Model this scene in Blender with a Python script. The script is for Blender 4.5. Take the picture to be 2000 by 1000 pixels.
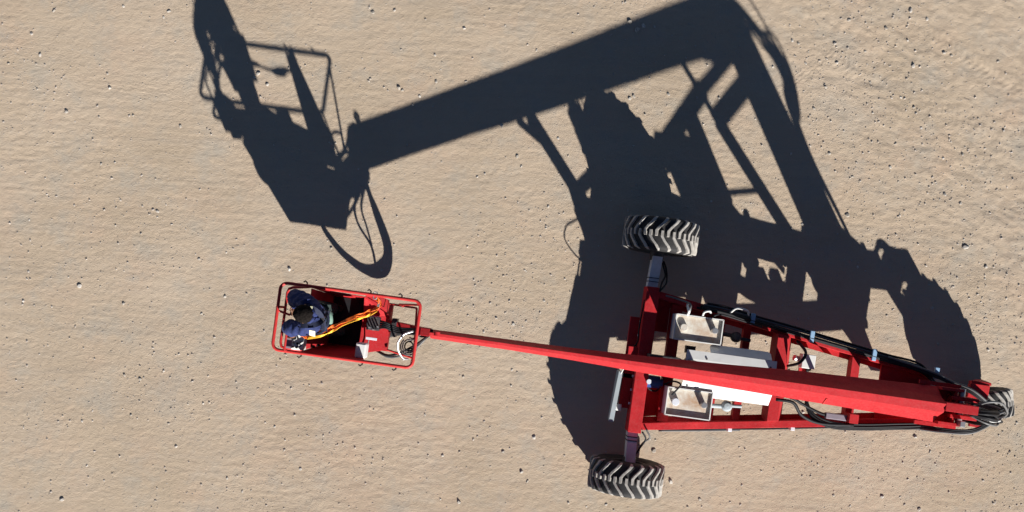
import bpy, bmesh, math, random
import numpy as np
from mathutils import Vector, Matrix
R = math.radians
random.seed(7); rng = np.random.default_rng(7)
scene = bpy.context.scene
for o in list(bpy.data.objects): bpy.data.objects.remove(o)
C = scene.collection

# ------------------------------------------------------------------ camera, sky, sun, exposure
CAM_H, FPX = 13.38, 2050.0
cam = bpy.data.cameras.new('camera'); cam_o = bpy.data.objects.new('camera', cam); C.objects.link(cam_o)
cam_o.location = (0, 0, CAM_H); cam_o.rotation_euler = (0, 0, 0)
cam.sensor_width = 36.0; cam.lens = 36.0 * FPX / 2000.0
cam.shift_y = 0.05                      # the photograph is cropped a little above the nadir
cam.clip_start = 0.1; cam.clip_end = 3000
scene.camera = cam_o

SX, SY = -0.790, 1.917                  # shadow of one metre of height, in metres
SUN_EL = math.atan(1 / math.hypot(SX, SY))
sun_dir = Vector((SX, SY, -1)).normalized()
world = bpy.data.worlds.new('World'); scene.world = world; world.use_nodes = True
wn = world.node_tree.nodes; wl = world.node_tree.links
sky = wn.new('ShaderNodeTexSky'); sky.sky_type = 'NISHITA'; sky.sun_disc = False
sky.sun_elevation = SUN_EL; sky.sun_rotation = math.atan2(-SX, -SY)
sky.air_density = 0.45; sky.dust_density = 0.0; sky.ozone_density = 1.0; sky.altitude = 1500
wl.new(sky.outputs[0], wn['Background'].inputs[0]); wn['Background'].inputs[1].default_value = 0.05
sun = bpy.data.lights.new('sun', 'SUN'); sun.energy = 5.0; sun.angle = R(0.53); sun.color = (1.0, 0.965, 0.92)
sun_o = bpy.data.objects.new('sun', sun); C.objects.link(sun_o)
sun_o.rotation_euler = sun_dir.to_track_quat('-Z', 'Y').to_euler(); sun_o.location = (5, -12, 9)
vs = scene.view_settings; vs.view_transform = 'Standard'; vs.look = 'None'; vs.gamma = 1.0
vs.use_curve_mapping = False; vs.exposure = 1.03

# ------------------------------------------------------------------ materials
def newmat(name):
    m = bpy.data.materials.new(name); m.use_nodes = True
    return m, m.node_tree.nodes, m.node_tree.links, m.node_tree.nodes['Principled BSDF']
def rgb(c): return (c[0], c[1], c[2], 1)
def paint(name, col, rough=0.45, var=0.12, dust=0.0, dust_col=(.42, .34, .26), scale=9.0, metal=0.0, bump=0.0, rust=None, spec=.35):
    m, n, l, b = newmat(name)
    tc = n.new('ShaderNodeTexCoord'); no = n.new('ShaderNodeTexNoise'); no.inputs['Scale'].default_value = scale
    no.inputs['Detail'].default_value = 6; l.new(tc.outputs['Object'], no.inputs['Vector'])
    ra = n.new('ShaderNodeValToRGB')
    ra.color_ramp.elements[0].position = .3; ra.color_ramp.elements[1].position = .75
    ra.color_ramp.elements[0].color = rgb([c * (1 - var) for c in col]); ra.color_ramp.elements[1].color = rgb([min(1, c * (1 + var)) for c in col])
    l.new(no.outputs['Fac'], ra.inputs['Fac']); out = ra.outputs['Color']
    def layer(out, colr, amt, sc, lo, hi):
        n2 = n.new('ShaderNodeTexNoise'); n2.inputs['Scale'].default_value = sc if name != 'red_paint' else sc * 2.2; n2.inputs['Detail'].default_value = 8; n2.inputs['Roughness'].default_value = .7
        l.new(tc.outputs['Object'], n2.inputs['Vector'])
        mr = n.new('ShaderNodeMapRange'); mr.inputs['From Min'].default_value = lo; mr.inputs['From Max'].default_value = hi; mr.inputs['To Max'].default_value = amt
        l.new(n2.outputs['Fac'], mr.inputs['Value'])
        mx = n.new('ShaderNodeMixRGB'); l.new(mr.outputs[0], mx.inputs['Fac']); l.new(out, mx.inputs['Color1']); mx.inputs['Color2'].default_value = rgb(colr)
        return mx.outputs['Color']
    if dust: out = layer(out, dust_col, dust, 26, .45, .75)
    if rust: out = layer(out, (.30, .15, .06), rust, 3.2, .42, .62)
    l.new(out, b.inputs['Base Color'])
    b.inputs['Roughness'].default_value = rough; b.inputs['Metallic'].default_value = metal; b.inputs['Specular IOR Level'].default_value = spec
    if bump:
        bp = n.new('ShaderNodeBump'); bp.inputs['Strength'].default_value = bump; bp.inputs['Distance'].default_value = .01
        n3 = n.new('ShaderNodeTexNoise'); n3.inputs['Scale'].default_value = 40; l.new(tc.outputs['Object'], n3.inputs['Vector'])
        l.new(n3.outputs['Fac'], bp.inputs['Height']); l.new(bp.outputs[0], b.inputs['Normal'])
    return m
M = {}
M['red'] = paint('red_paint', (.37, .019, .023), .6, .16, .30, (.42, .12, .11), spec=.06)
M['red_clean'] = paint('red_rail_paint', (.42, .026, .024), .45, .1, .10, (.42, .16, .13), spec=.25)
M['silver'] = paint('galvanised_steel', (.58, .61, .66), .45, .1, .25)
M['chrome'] = paint('bright_steel', (.45, .45, .45), .3, .05, metal=.7)
M['grey'] = paint('grey_paint', (.30, .34, .36), .5, .08, .15)
M['white'] = paint('white_paint', (.58, .58, .56), .45, .05, .12)
M['cream'] = paint('stained_cream_paint', (.52, .50, .44), .55, .08, .2, (.40, .30, .18), rust=.75)
M['black'] = paint('black_rubber_hose', (.010, .010, .012), .6, .2, .10, (.08, .07, .06), spec=.2)
M['greyhose'] = paint('grey_hose', (.10, .10, .10), .5, .1, .1)
M['whitehose'] = paint('white_hose', (.50, .50, .48), .45, .05, .1)
M['rubber'] = paint('tyre_rubber', (.016, .016, .017), .75, .3, .25, (.06, .05, .04), bump=.3)
M['lug'] = paint('dusty_lug_rubber', (.30, .285, .26), .8, .25, .35, (.30, .26, .21), scale=14, bump=.2)
M['engine'] = paint('dark_engine_metal', (.035, .035, .04), .5, .3, .2)
M['blue'] = paint('blue_motor_paint', (.02, .05, .17), .3, .1, .05)
M['clamp'] = paint('pale_clamp', (.20, .32, .46), .45, .05)
M['purple'] = paint('grey_plastic_cover', (.20, .17, .20), .5, .1, .1)
M['navy'] = paint('navy_cloth', (.016, .026, .095), .85, .3, scale=30, bump=.4)
M['navy_dark'] = paint('dark_navy_webbing', (.010, .014, .035), .8, .3, scale=40)
M['green_cloth'] = paint('dark_green_trousers', (.012, .022, .019), .85, .2, scale=25, bump=.4)
M['pale_green'] = paint('pale_green_shirt', (.17, .28, .22), .85, .1, scale=30)
M['skin'] = paint('brown_skin', (.14, .065, .035), .5, .1)
M['hair'] = paint('black_curly_hair', (.010, .008, .007), .95, .5, scale=60, bump=.8, spec=.05)
M['boot'] = paint('black_boot', (.012, .011, .010), .7, .2, .05, spec=.1)
M['orange'] = paint('orange_webbing', (.75, .14, .015), .6, .1, scale=20)
M['yellow'] = paint('yellow_webbing', (.80, .42, .03), .6, .1, scale=20)
M['patch'] = paint('reflective_patch', (.70, .68, .45), .5, .04)

def ground_material():
    m, n, l, b = newmat('sandy_ground')
    tc = n.new('ShaderNodeTexCoord')
    def noise(sc, det=6, rough=.55, stretch=None, dist=0):
        v = tc.outputs['Object']
        if stretch:
            mp = n.new('ShaderNodeMapping'); mp.inputs['Scale'].default_value = stretch; mp.inputs['Rotation'].default_value = (0, 0, R(6)); l.new(v, mp.inputs['Vector']); v = mp.outputs[0]
        t = n.new('ShaderNodeTexNoise'); t.inputs['Scale'].default_value = sc; t.inputs['Detail'].default_value = det; t.inputs['Roughness'].default_value = rough; t.inputs['Distortion'].default_value = dist
        l.new(v, t.inputs['Vector']); return t.outputs['Fac']
    def ramp(fac, stops):
        r = n.new('ShaderNodeValToRGB'); e = r.color_ramp.elements
        e[0].position, e[0].color = stops[0][0], rgb(stops[0][1]); e[1].position, e[1].color = stops[-1][0], rgb(stops[-1][1])
        for p, c in stops[1:-1]: q = e.new(p); q.color = rgb(c)
        l.new(fac, r.inputs['Fac']); return r.outputs['Color']
    base = ramp(noise(.55, 5, .6), [(.30, (.362, .288, .207)), (.5, (.404, .322, .236)), (.70, (.425, .345, .260))])
    def mix(a, colr, fac_out, lo, hi, amt):
        mr = n.new('ShaderNodeMapRange'); mr.inputs['From Min'].default_value = lo; mr.inputs['From Max'].default_value = hi; mr.inputs['To Max'].default_value = amt; l.new(fac_out, mr.inputs['Value'])
        mx = n.new('ShaderNodeMixRGB'); l.new(mr.outputs[0], mx.inputs['Fac']); l.new(a, mx.inputs['Color1']); mx.inputs['Color2'].default_value = rgb(colr); return mx.outputs['Color']
    c = mix(base, (.43, .315, .225), noise(1.3, 6, .6), .50, .70, .5)      # pinkish patches
    c = mix(c, (.31, .285, .24), noise(2.2, 8, .7), .50, .68, .6)      # greyer, stonier patches
    c = mix(c, (.33, .25, .17), noise(7, 8, .7, (.5, 1.4, 1)), .55, .75, .4)
    c = mix(c, (.34, .285, .225), noise(5, 6, .65, (.12, 1.7, 1)), .48, .66, .35)     # greyer drag streaks
    c = mix(c, (.52, .44, .35), noise(60, 3, .6), .62, .75, .5)
    c = mix(c, (.20, .15, .11), noise(75, 3, .6), .66, .78, .5)
    l.new(c, b.inputs['Base Color']); b.inputs['Roughness'].default_value = .95
    b.inputs['Specular IOR Level'].default_value = .1
    # fine relief of the compacted sand
    b1 = n.new('ShaderNodeBump'); b1.inputs['Strength'].default_value = .60; b1.inputs['Distance'].default_value = .012
    l.new(noise(42, 6, .68, (.75, 1.2, 1), 1.2), b1.inputs['Height'])
    b2 = n.new('ShaderNodeBump'); b2.inputs['Strength'].default_value = .75; b2.inputs['Distance'].default_value = .006
    l.new(noise(95, 3, .6), b2.inputs['Height']); l.new(b1.outputs[0], b2.inputs['Normal']); l.new(b2.outputs[0], b.inputs['Normal'])
    return m
M['ground'] = ground_material()
def stone_material(name, c0, c1):
    m, n, l, b = newmat(name)
    oi = n.new('ShaderNodeObjectInfo'); tc = n.new('ShaderNodeTexCoord'); no = n.new('ShaderNodeTexNoise'); no.inputs['Scale'].default_value = 14; l.new(tc.outputs['Object'], no.inputs['Vector'])
    ad = n.new('ShaderNodeMath'); ad.operation = 'ADD'; l.new(oi.outputs['Random'], ad.inputs[0]); l.new(no.outputs['Fac'], ad.inputs[1])
    hf = n.new('ShaderNodeMath'); hf.operation = 'MULTIPLY'; hf.inputs[1].default_value = .5; l.new(ad.outputs[0], hf.inputs[0])
    r = n.new('ShaderNodeValToRGB'); r.color_ramp.elements[0].color = rgb(c0); r.color_ramp.elements[1].color = rgb(c1); r.color_ramp.elements[0].position = .25; r.color_ramp.elements[1].position = .75
    l.new(hf.outputs[0], r.inputs['Fac']); l.new(r.outputs[0], b.inputs['Base Color']); b.inputs['Roughness'].default_value = .8
    return m
M['stone'] = stone_material('stone', (.25, .22, .18), (.40, .37, .33))
M['pebble'] = stone_material('pebble', (.30, .26, .22), (.50, .46, .41))

# ------------------------------------------------------------------ mesh helpers
class MB:
    """collects shapes; build() links them as ONE mesh object"""
    def __init__(s): s.v = []; s.f = []
    def add(s, v, f):
        k = len(s.v); s.v += [tuple(p) for p in v]; s.f += [[i + k for i in q] for q in f]; return s
    def hexa(s, p):                         # 8 corners: bottom ring 0-3 (ccw), top ring 4-7
        return s.add(p, [(3, 2, 1, 0), (4, 5, 6, 7), (0, 1, 5, 4), (1, 2, 6, 5), (2, 3, 7, 6), (3, 0, 4, 7)])
    def box(s, x0, x1, y0, y1, z0, z1):
        return s.hexa([(x0, y0, z0), (x1, y0, z0), (x1, y1, z0), (x0, y1, z0), (x0, y0, z1), (x1, y0, z1), (x1, y1, z1), (x0, y1, z1)])
    def bar(s, a, b, w, h, up=(0, 0, 1)):   # rectangular bar a->b, w sideways, h along up
        a, b, up = Vector(a), Vector(b), Vector(up); d = (b - a).normalized(); sd = d.cross(up).normalized(); u = sd.cross(d).normalized()
        r = lambda p: [p - sd * w / 2 - u * h / 2, p + sd * w / 2 - u * h / 2, p + sd * w / 2 + u * h / 2, p - sd * w / 2 + u * h / 2]
        A, B = r(a), r(b)
        return s.add(A + B, [(3, 2, 1, 0), (4, 5, 6, 7), (0, 1, 5, 4), (1, 2, 6, 5), (2, 3, 7, 6), (3, 0, 4, 7)])
    def loft(s, rings, cap=True, closed=True):
        n = len(rings[0]); v = [p for r in rings for p in r]; f = []
        for i in range(len(rings) - 1):
            for j in range(n if closed else n - 1):
                k = (j + 1) % n; f.append((i * n + j, i * n + k, (i + 1) * n + k, (i + 1) * n + j))
        if cap: f.append(tuple(range(n))[::-1]); f.append(tuple((len(rings) - 1) * n + j for j in range(n)))
        return s.add(v, f)
    def tube(s, pts, r, n=8, closed=False, smooth=0):
        P = [Vector(p) for p in pts]
        if smooth: P = spline(P, smooth, closed)
        m = len(P); rings = []; ref = None
        for i, p in enumerate(P):
            a = P[(i - 1) % m] if (closed or i) else P[i]; b = P[(i + 1) % m] if (closed or i < m - 1) else P[i]
            d = (b - a).normalized()
            if ref is None: ref = Vector((0, 0, 1)) if abs(d.z) < .9 else Vector((1, 0, 0))
            sd = d.cross(ref).normalized(); u = sd.cross(d).normalized(); ref = u
            rr = r[i * (len(r) - 1) // max(1, m - 1)] if isinstance(r, (list, tuple)) else r
            rings.append([p + sd * rr * math.cos(2 * math.pi * k / n) + u * rr * math.sin(2 * math.pi * k / n) for k in range(n)])
        if closed: rings.append(rings[0]); return s.loft(rings, cap=False)
        return s.loft(rings)
    def cyl(s, a, b, r, n=16, r2=None): return s.tube([a, b], [r, r if r2 is None else r2], n)
    def lathe(s, prof, axis='y', n=48, c=(0, 0, 0), close=True):   # prof: (radius, along) ring profile
        rings = []
        for i in range(n + 1):
            t = 2 * math.pi * i / n; ring = []
            for (rad, al) in prof:
                if axis == 'y': ring.append((c[0] + rad * math.sin(t), c[1] + al, c[2] + rad * math.cos(t)))
                else: ring.append((c[0] + rad * math.cos(t), c[1] + rad * math.sin(t), c[2] + al))
            rings.append(ring)
        return s.loft(rings, cap=False, closed=close)
    def build(s, name, mat, parent=None, bevel=0, smooth=False, solid=0, weld=False):
        me = bpy.data.meshes.new(name); me.from_pydata(s.v, [], s.f)
        bm = bmesh.new(); bm.from_mesh(me)
        bmesh.ops.remove_doubles(bm, verts=bm.verts, dist=1e-5)
        bmesh.ops.recalc_face_normals(bm, faces=bm.faces)
        if bevel:
            ed = [e for e in bm.edges if len(e.link_faces) == 2 and e.calc_face_angle(0) > .5]
            bmesh.ops.bevel(bm, geom=ed, offset=bevel, segments=2, profile=.6, affect='EDGES', clamp_overlap=True)
        for f in bm.faces: f.smooth = smooth
        bm.to_mesh(me); bm.free()
        o = bpy.data.objects.new(name, me); C.objects.link(o); me.materials.append(mat)
        if solid:
            md = o.modifiers.new('thickness', 'SOLIDIFY'); md.thickness = solid; md.offset = 0
        if parent: o.parent = parent
        return o
def spline(P, k, closed=False):
    out = []; m = len(P)
    for i in range(m if closed else m - 1):
        p0 = P[(i - 1) % m] if (closed or i) else P[0] * 2 - P[1]; p1 = P[i]; p2 = P[(i + 1) % m]
        p3 = P[(i + 2) % m] if (closed or i < m - 2) else P[-1] * 2 - P[-2]
        for j in range(k):
            t = j / k
            out.append(.5 * ((2 * p1) + (-p0 + p2) * t + (2 * p0 - 5 * p1 + 4 * p2 - p3) * t * t + (-p0 + 3 * p1 - 3 * p2 + p3) * t ** 3))
    if not closed: out.append(P[-1])
    return out
def rounded(x0, x1, y0, y1, z, r, seg=4):
    P = []
    for cx, cy, a in ((x1 - r, y1 - r, 0), (x0 + r, y1 - r, 90), (x0 + r, y0 + r, 180), (x1 - r, y0 + r, 270)):
        for i in range(seg + 1): t = R(a + 90 * i / seg); P.append((cx + r * math.cos(t), cy + r * math.sin(t), z))
    return P
def tag(o, label=None, cat=None, group=None, kind=None):
    for k, v in (('label', label), ('category', cat), ('group', group), ('kind', kind)):
        if v: o[k] = v
    return o

# ------------------------------------------------------------------ ground: one sheet, dense where it is seen, out to the horizon
def vnoise(X, Y, sx, sy, seed, rot=0.):
    c, s = math.cos(rot), math.sin(rot); U = (X * c - Y * s) / sx; V = (X * s + Y * c) / sy
    i = np.floor(U).astype(np.int64); j = np.floor(V).astype(np.int64); a = U - i; b = V - j
    a = a * a * (3 - 2 * a); b = b * b * (3 - 2 * b)
    def h(i, j):
        q = (i * 374761393 + j * 668265263 + seed * 1442695041) & 0xffffffff
        q = ((q ^ (q >> 13)) * 1274126177) & 0xffffffff
        return ((q ^ (q >> 16)) & 0xffff) / 65535.0
    return (h(i, j) * (1 - a) + h(i + 1, j) * a) * (1 - b) + (h(i, j + 1) * (1 - a) + h(i + 1, j + 1) * a) * b
def band(X, Y, px, py, ang, half):          # soft mask of a straight wheel track, and its along / across coordinates
    c, s = math.cos(ang), math.sin(ang); al = (X - px) * c + (Y - py) * s; ac = -(X - px) * s + (Y - py) * c
    return np.clip((half - np.abs(ac)) / .05, 0, 1), al, ac
def height(X, Y):
    near = np.clip((40 - np.hypot(X, Y)) / 20, 0, 1)
    h = .022 * (vnoise(X, Y, 2.1, 1.6, 1) - .5) + .006 * (vnoise(X, Y, .55, .40, 2, .1) - .5)
    h += .0020 * (vnoise(X, Y, .16, .10, 3, .1) - .5) + .0020 * (vnoise(X, Y, .06, .035, 4, .05) - .5) + .0034 * (vnoise(X, Y, .034, .022, 9) - .5)
    h += .0022 * (vnoise(X, Y, .9, .035, 31, .07) - .5) * np.clip(vnoise(X, Y, 1.8, .9, 32) * 2.2 - .5, 0, 1)      # drag streaks
    rough = np.clip(vnoise(X, Y, 1.4, 1.1, 5) * 1.9 - .6, 0, 1)
    h += rough * .0042 * (vnoise(X, Y, .10, .045, 6, .12) - .5)
    # smooth compacted band across the yard, churned upper right corner
    churn = np.clip((X - 3.2) * .4 + (Y - 1.6) * .35, 0, 1)
    h += churn * (.010 * (vnoise(X, Y, .22, .10, 7, .7) - .5) + .008 * (vnoise(X, Y, .08, .05, 8, .6) - .5))
    for (px, py, an, half, amp, wl_, slant) in [(-4.2, .9, R(4), .16, .0035, .035, .9), (-3.0, 2.0, R(-27), .14, .0030, .05, .5), (-.3, 1.55, R(-5), .16, .0034, .035, .8), (1.5, 2.45, R(3), .13, .0028, .04, .6),
                                                (-5.2, 2.9, R(-13), .15, .0032, .045, .6), (-3.8, 3.35, R(1), .14, .0030, .045, .5), (5.0, 2.7, R(-28), .15, .0016, .05, 0.), (4.7, .75, R(-3), .15, .0028, .035, .8), (-2.2, -1.3, R(-4), .20, .0024, .04, .9),
                                                (5.6, 3.3, R(-30), .12, .0015, .05, 0.), (3.9, 3.1, R(38), .10, .0025, .05, .2)]:
        m, al, ac = band(X, Y, px, py, an, half)
        wob = .05 * (vnoise(X, Y, .3, .3, 11) - .5)
        m = m * np.clip(vnoise(X, Y, .8, .5, 13) * 3 - .9, 0, 1) * np.clip((1.5 - np.abs(al)) * 2, 0, 1)
        lines = np.sin(2 * np.pi * (ac + wob * .2 + .008 * np.sin(2 * np.pi * al / .09)) / wl_) if slant else np.sign(np.sin(2 * np.pi * (al + np.abs(ac) * .6 + wob) / wl_ / 1.6))
        h += m * amp * .8 * lines
    return h * near
def axis(a, b, step, far):
    t = list(np.arange(a, b + step / 2, step)); d = step; x = t[-1]; up = []
    while x < far: d *= 1.35; x += d; up.append(x)
    d = step; x = t[0]; dn = []
    while x > -far: d *= 1.35; x -= d; dn.append(x)
    return np.array(dn[::-1] + t + up)
gx = axis(-6.9, 6.9, .0165, 900.); gy = axis(-3.1, 4.4, .0165, 900.)
GX, GY = np.meshgrid(gx, gy); GZ = height(GX, GY)
nx, ny = len(gx), len(gy)
me = bpy.data.meshes.new('ground'); me.vertices.add(nx * ny)
me.vertices.foreach_set('co', np.stack([GX, GY, GZ], -1).astype(np.float32).ravel())
ii = (np.arange(ny - 1)[:, None] * nx + np.arange(nx - 1)[None, :]).ravel()
quads = np.stack([ii, ii + 1, ii + nx + 1, ii + nx], -1).astype(np.int32)
me.loops.add(quads.size); me.loops.foreach_set('vertex_index', quads.ravel())
me.polygons.add(len(quads)); me.polygons.foreach_set('loop_start', np.arange(0, quads.size, 4, dtype=np.int32)); me.polygons.foreach_set('loop_total', np.full(len(quads), 4, np.int32))
me.polygons.foreach_set('use_smooth', np.ones(len(quads), bool)); me.update(); me.validate()
ground = bpy.data.objects.new('ground', me); C.objects.link(ground); me.materials.append(M['ground'])
tag(ground, 'pale compacted sandy ground with faint wheel tracks', 'ground', kind='structure')
def gz(x, y): return float(height(np.array([x]), np.array([y]))[0])

def stone_mesh(name, seed, sub=1, squash=.62):
    r2 = random.Random(seed); bm = bmesh.new(); bmesh.ops.create_icosphere(bm, subdivisions=sub, radius=1)
    ax = (r2.uniform(.8, 1.25), r2.uniform(.65, 1.0), squash * r2.uniform(.8, 1.25))
    cuts = [(Vector((r2.gauss(0, 1), r2.gauss(0, 1), r2.gauss(.2, 1))).normalized(), r2.uniform(.55, .85)) for _ in range(6)]
    for v in bm.verts:
        for nrm, d in cuts:
            e = v.co.dot(nrm) - d
            if e > 0: v.co -= nrm * e
        v.co = Vector((v.co.x * ax[0], v.co.y * ax[1], v.co.z * ax[2]))
    m = bpy.data.meshes.new(name); bm.to_mesh(m); bm.free(); return m
# gravel nobody could count: one object
gv = []; gf = []
protos = []
for s in range(6):
    m = stone_mesh('p', 100 + s, 1); protos.append((np.array([v.co[:] for v in m.vertices]), [tuple(p.vertices) for p in m.polygons])); bpy.data.meshes.remove(m)
def dens(x, y): return .25 + .9 * max(0, vn1(x, y) - .42) * 3
def vn1(x, y): return float(vnoise(np.array([x]), np.array([y]), 1.5, 1.0, 21)[0])
NG = 15000
cx = rng.uniform(-6.8, 6.8, NG * 8); cyy = rng.uniform(-2.85, 4.1, NG * 8)
boost = 1 + .9 * np.clip((cx - 2.5) * .35 + (cyy - .8) * .3, 0, 1)
keep = rng.random(NG * 8) < (.16 + 2.4 * np.clip(vnoise(cx, cyy, 1.5, 1.0, 21) - .45, 0, 1) + 2.2 * np.clip(vnoise(cx, cyy, .32, .26, 22) - .66, 0, 1)) * .6 * boost
cx, cyy = cx[keep][:NG], cyy[keep][:NG]; cz = height(cx, cyy)
rad = np.minimum(.0034 * np.exp(np.abs(rng.normal(0, .66, NG))), .017)
allF = []; allV = []; base_i = 0
for i in range(len(cx)):
    V, F = protos[i % 6]; a = random.uniform(0, 6.28); c, s_ = math.cos(a), math.sin(a); P = V * rad[i]
    allV.append(np.stack([P[:, 0] * c - P[:, 1] * s_ + cx[i], P[:, 0] * s_ + P[:, 1] * c + cyy[i], P[:, 2] + cz[i] + rad[i] * .20], -1))
    allF.append(np.array(F) + base_i); base_i += len(V)
gv = np.concatenate(allV).tolist(); gf = np.concatenate(allF).tolist()
me = bpy.data.meshes.new('gravel'); me.from_pydata(gv, [], gf); gravel = bpy.data.objects.new('gravel', me); C.objects.link(gravel); me.materials.append(M['pebble'])
tag(gravel, 'fine grit and pebbles strewn over the sandy ground', 'gravel', kind='stuff')

# loose stones, each its own thing: position (m) and radius (m)
stone_protos = [stone_mesh('stone', 300 + s, 2) for s in range(8)]
for m in stone_protos: m.materials.append(M['stone'])
def ground_at(px, py): k = CAM_H / FPX; return ((px - 1000) * k, (600 - py) * k)
big = [(106, 21, 6), (62, 66, 5), (79, 107, 5), (130, 218, 7), (210, 144, 4), (215, 172, 5), (260, 225, 4), (352, 246, 5), (330, 22, 6), (155, 558, 7), (307, 413, 5), (241, 593, 5), (482, 573, 4), (565, 526, 7), (746, 528, 4), (122, 975, 7), (181, 802, 3),
       (728, 24, 6), (771, 20, 4), (831, 38, 4), (907, 55, 6), (779, 172, 7), (786, 176, 5), (852, 160, 5), (1048, 98, 4), (850, 108, 4), (505, 143, 6), (522, 165, 6), (1230, 42, 8), (1245, 58, 9), (1257, 50, 7), (980, 245, 6), (1238, 188, 6), (1230, 192, 5), (1306, 184, 5), (1405, 191, 5), (1260, 223, 4),
       (932, 345, 4), (947, 339, 4), (1071, 403, 4), (1779, 20, 7), (1811, 37, 5), (1731, 55, 5), (1844, 103, 6), (1784, 128, 8), (1785, 209, 5), (1705, 220, 4), (1690, 100, 4), (1665, 345, 4), (1655, 420, 7), (1886, 482, 8), (1925, 521, 6), (1966, 535, 4), (1787, 852, 7), (1723, 970, 6), (1795, 995, 6), (1816, 882, 5), (1277, 880, 7), (1309, 940, 7), (1215, 900, 4),
       (896, 980, 8), (1019, 922, 6), (1043, 854, 7), (983, 882, 5), (1030, 940, 5), (1367, 975, 5), (1184, 985, 4), (1110, 982, 4), (604, 752, 4), (548, 702, 4), (905, 735, 5), (1000, 722, 4), (830, 810, 4), (1003, 633, 5), (945, 648, 4), (730, 800, 3), (860, 975, 4), (640, 470, 3), (700, 330, 3), (1010, 305, 6), (1018, 325, 4), (1090, 270, 4), (1950, 120, 4), (1960, 255, 4), (1750, 280, 4), (1612, 170, 5), (1510, 130, 4), (1560, 85, 4), (640, 150, 4), (440, 200, 3), (1862, 560, 3), (1915, 590, 3), (1850, 640, 3), (1545, 300, 4), (1620, 300, 5), (1700, 160, 4), (1760, 190, 4), (1800, 250, 4)]
spots = [(*ground_at(px, py), r * .0046) for px, py, r in big]
while len(spots) < 290:
    x = random.uniform(-6.5, 6.5); y = random.uniform(-2.6, 3.9)
    if random.random() > dens(x, y): continue
    spots.append((x, y, random.choice((random.uniform(.009, .014), random.uniform(.012, .024)))))
def shade_label(x, y):
    px, py = 1000 + x * FPX / CAM_H, 600 - y * FPX / CAM_H
    if 720 < px < 1420 and abs(py - (175 - (px - 1050) * .385)) < 52: return 'stone lying in the broad shadow of the boom', 'stones in the boom shadow'
    if (px - 720) ** 2 + (py - 150) ** 2 < 190 ** 2 or (px - 560) ** 2 + (py - 300) ** 2 < 190 ** 2: return 'loose stone on the sand around the basket shadow', 'stones around the basket shadow'
    if (px - 680) ** 2 + (py - 640) ** 2 < 210 ** 2: return 'loose stone on the sand close to the basket', 'stones close to the basket'
    if 1380 < px < 2010 and 60 < py < 480: return 'loose stone on the sand beyond the mast shadow', 'stones beyond the mast shadow'
    if (px - 1880) ** 2 + (py - 640) ** 2 < 240 ** 2: return 'loose stone on the sand near the rear wheel', 'stones near the rear wheel'
    if (px - 1230) ** 2 + (py - 930) ** 2 < 230 ** 2: return 'loose stone on the sand near the front wheel standing in full sun', 'stones near the sunlit front wheel'
    return 'small pale grey stone lying loose on open sand away from the lift', 'loose stones on the open sand'
for i, (x, y, r) in enumerate(spots):
    o = bpy.data.objects.new('stone', stone_protos[i % 8]); C.objects.link(o)
    o.location = (x, y, gz(x, y) + r * .10); o.scale = (r, r, r); o.rotation_euler = (0, 0, random.uniform(0, 6.28))
    lb, gp_ = shade_label(x, y); tag(o, lb, 'stone', gp_)

# ------------------------------------------------------------------ the boom lift, in its own frame: x towards the rear wheel, origin on the ground under the front crossbeam
lift = bpy.data.objects.new('boom_lift', None); C.objects.link(lift)
lift.location = (1.583, -.633, 0); lift.rotation_euler = (0, 0, R(-7.7))
tag(lift, 'red three-wheeled boom lift with a raised arm carrying an open basket', 'boom lift')
RED = M['red']

# --- chassis: triangular frame
ch = MB().box(-.075, .085, -.885, .885, .44, .76)
ch.box(-.20, -.0752, -.62, .50, .50, .56)                                    # ledge in front of the crossbeam
chassis = ch.build('chassis', RED, lift, bevel=.006)
for s in (1, -1):
    MB().bar((.085, s * .80, .665), (3.50, s * .278, .665), .085, .15).build('side_rail', RED, chassis, bevel=.006)
    MB().bar((.085, s * .765, .5885), (3.45, s * .252, .5885), .14, .012).build('rail_flange', RED, chassis)
def half(x): return .80 - (x - .085) * (.565 / 3.695) - .045
for x, w, z0, z1 in ((.335, .13, .52, .66), (.90, .08, .52, .64), (1.22, .09, .52, .64), (2.55, .10, .56, .72)):
    MB().box(x - w / 2, x + w / 2, -half(x), half(x), z0, z1).build('cross_member', RED, chassis, bevel=.004)
MB().hexa([(1.53, -half(1.53), .58), (1.78, -half(1.78), .58), (1.78, half(1.78), .58), (1.53, half(1.53), .58),
           (1.55, -half(1.55), .82), (1.68, -half(1.68), .82), (1.68, half(1.68), .82), (1.55, half(1.55), .82)]).build('arch_beam', RED, chassis, bevel=.006)
MB().hexa([(2.88, -half(2.88), .62), (3.50, -half(3.50), .62), (3.50, half(3.50), .62), (2.88, half(2.88), .62),
           (2.88, -half(2.88), .66), (3.50, -half(3.50), .66), (3.50, half(3.50), .66), (2.88, half(2.88), .66)]).build('rear_plate', RED, chassis)
MB().hexa([(.09, -.70, .50), (.30, -.66, .50), (.30, -.32, .50), (.09, -.32, .50), (.09, -.70, .53), (.30, -.66, .53), (.30, -.32, .53), (.09, -.32, .53)]).build('tray', RED, chassis)
MB().hexa([(.09, .36, .50), (.265, .36, .50), (.265, .70, .50), (.09, .72, .50), (.09, .36, .53), (.265, .36, .53), (.265, .70, .53), (.09, .72, .53)]).build('tray', RED, chassis)
MB().hexa([(3.30, -.31, .30), (3.42, -.31, .30), (3.42, -.28, .30), (3.30, -.28, .30), (3.12, -.33, .62), (3.44, -.31, .62), (3.44, -.28, .62), (3.12, -.30, .62)]).build('hanging_bracket', RED, chassis)
for y in np.linspace(-.55, .45, 7):
    MB().cyl((-.077, y, .62), (-.095, y, .62), .014, 8).build('bolt', M['silver'], chassis)
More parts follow.
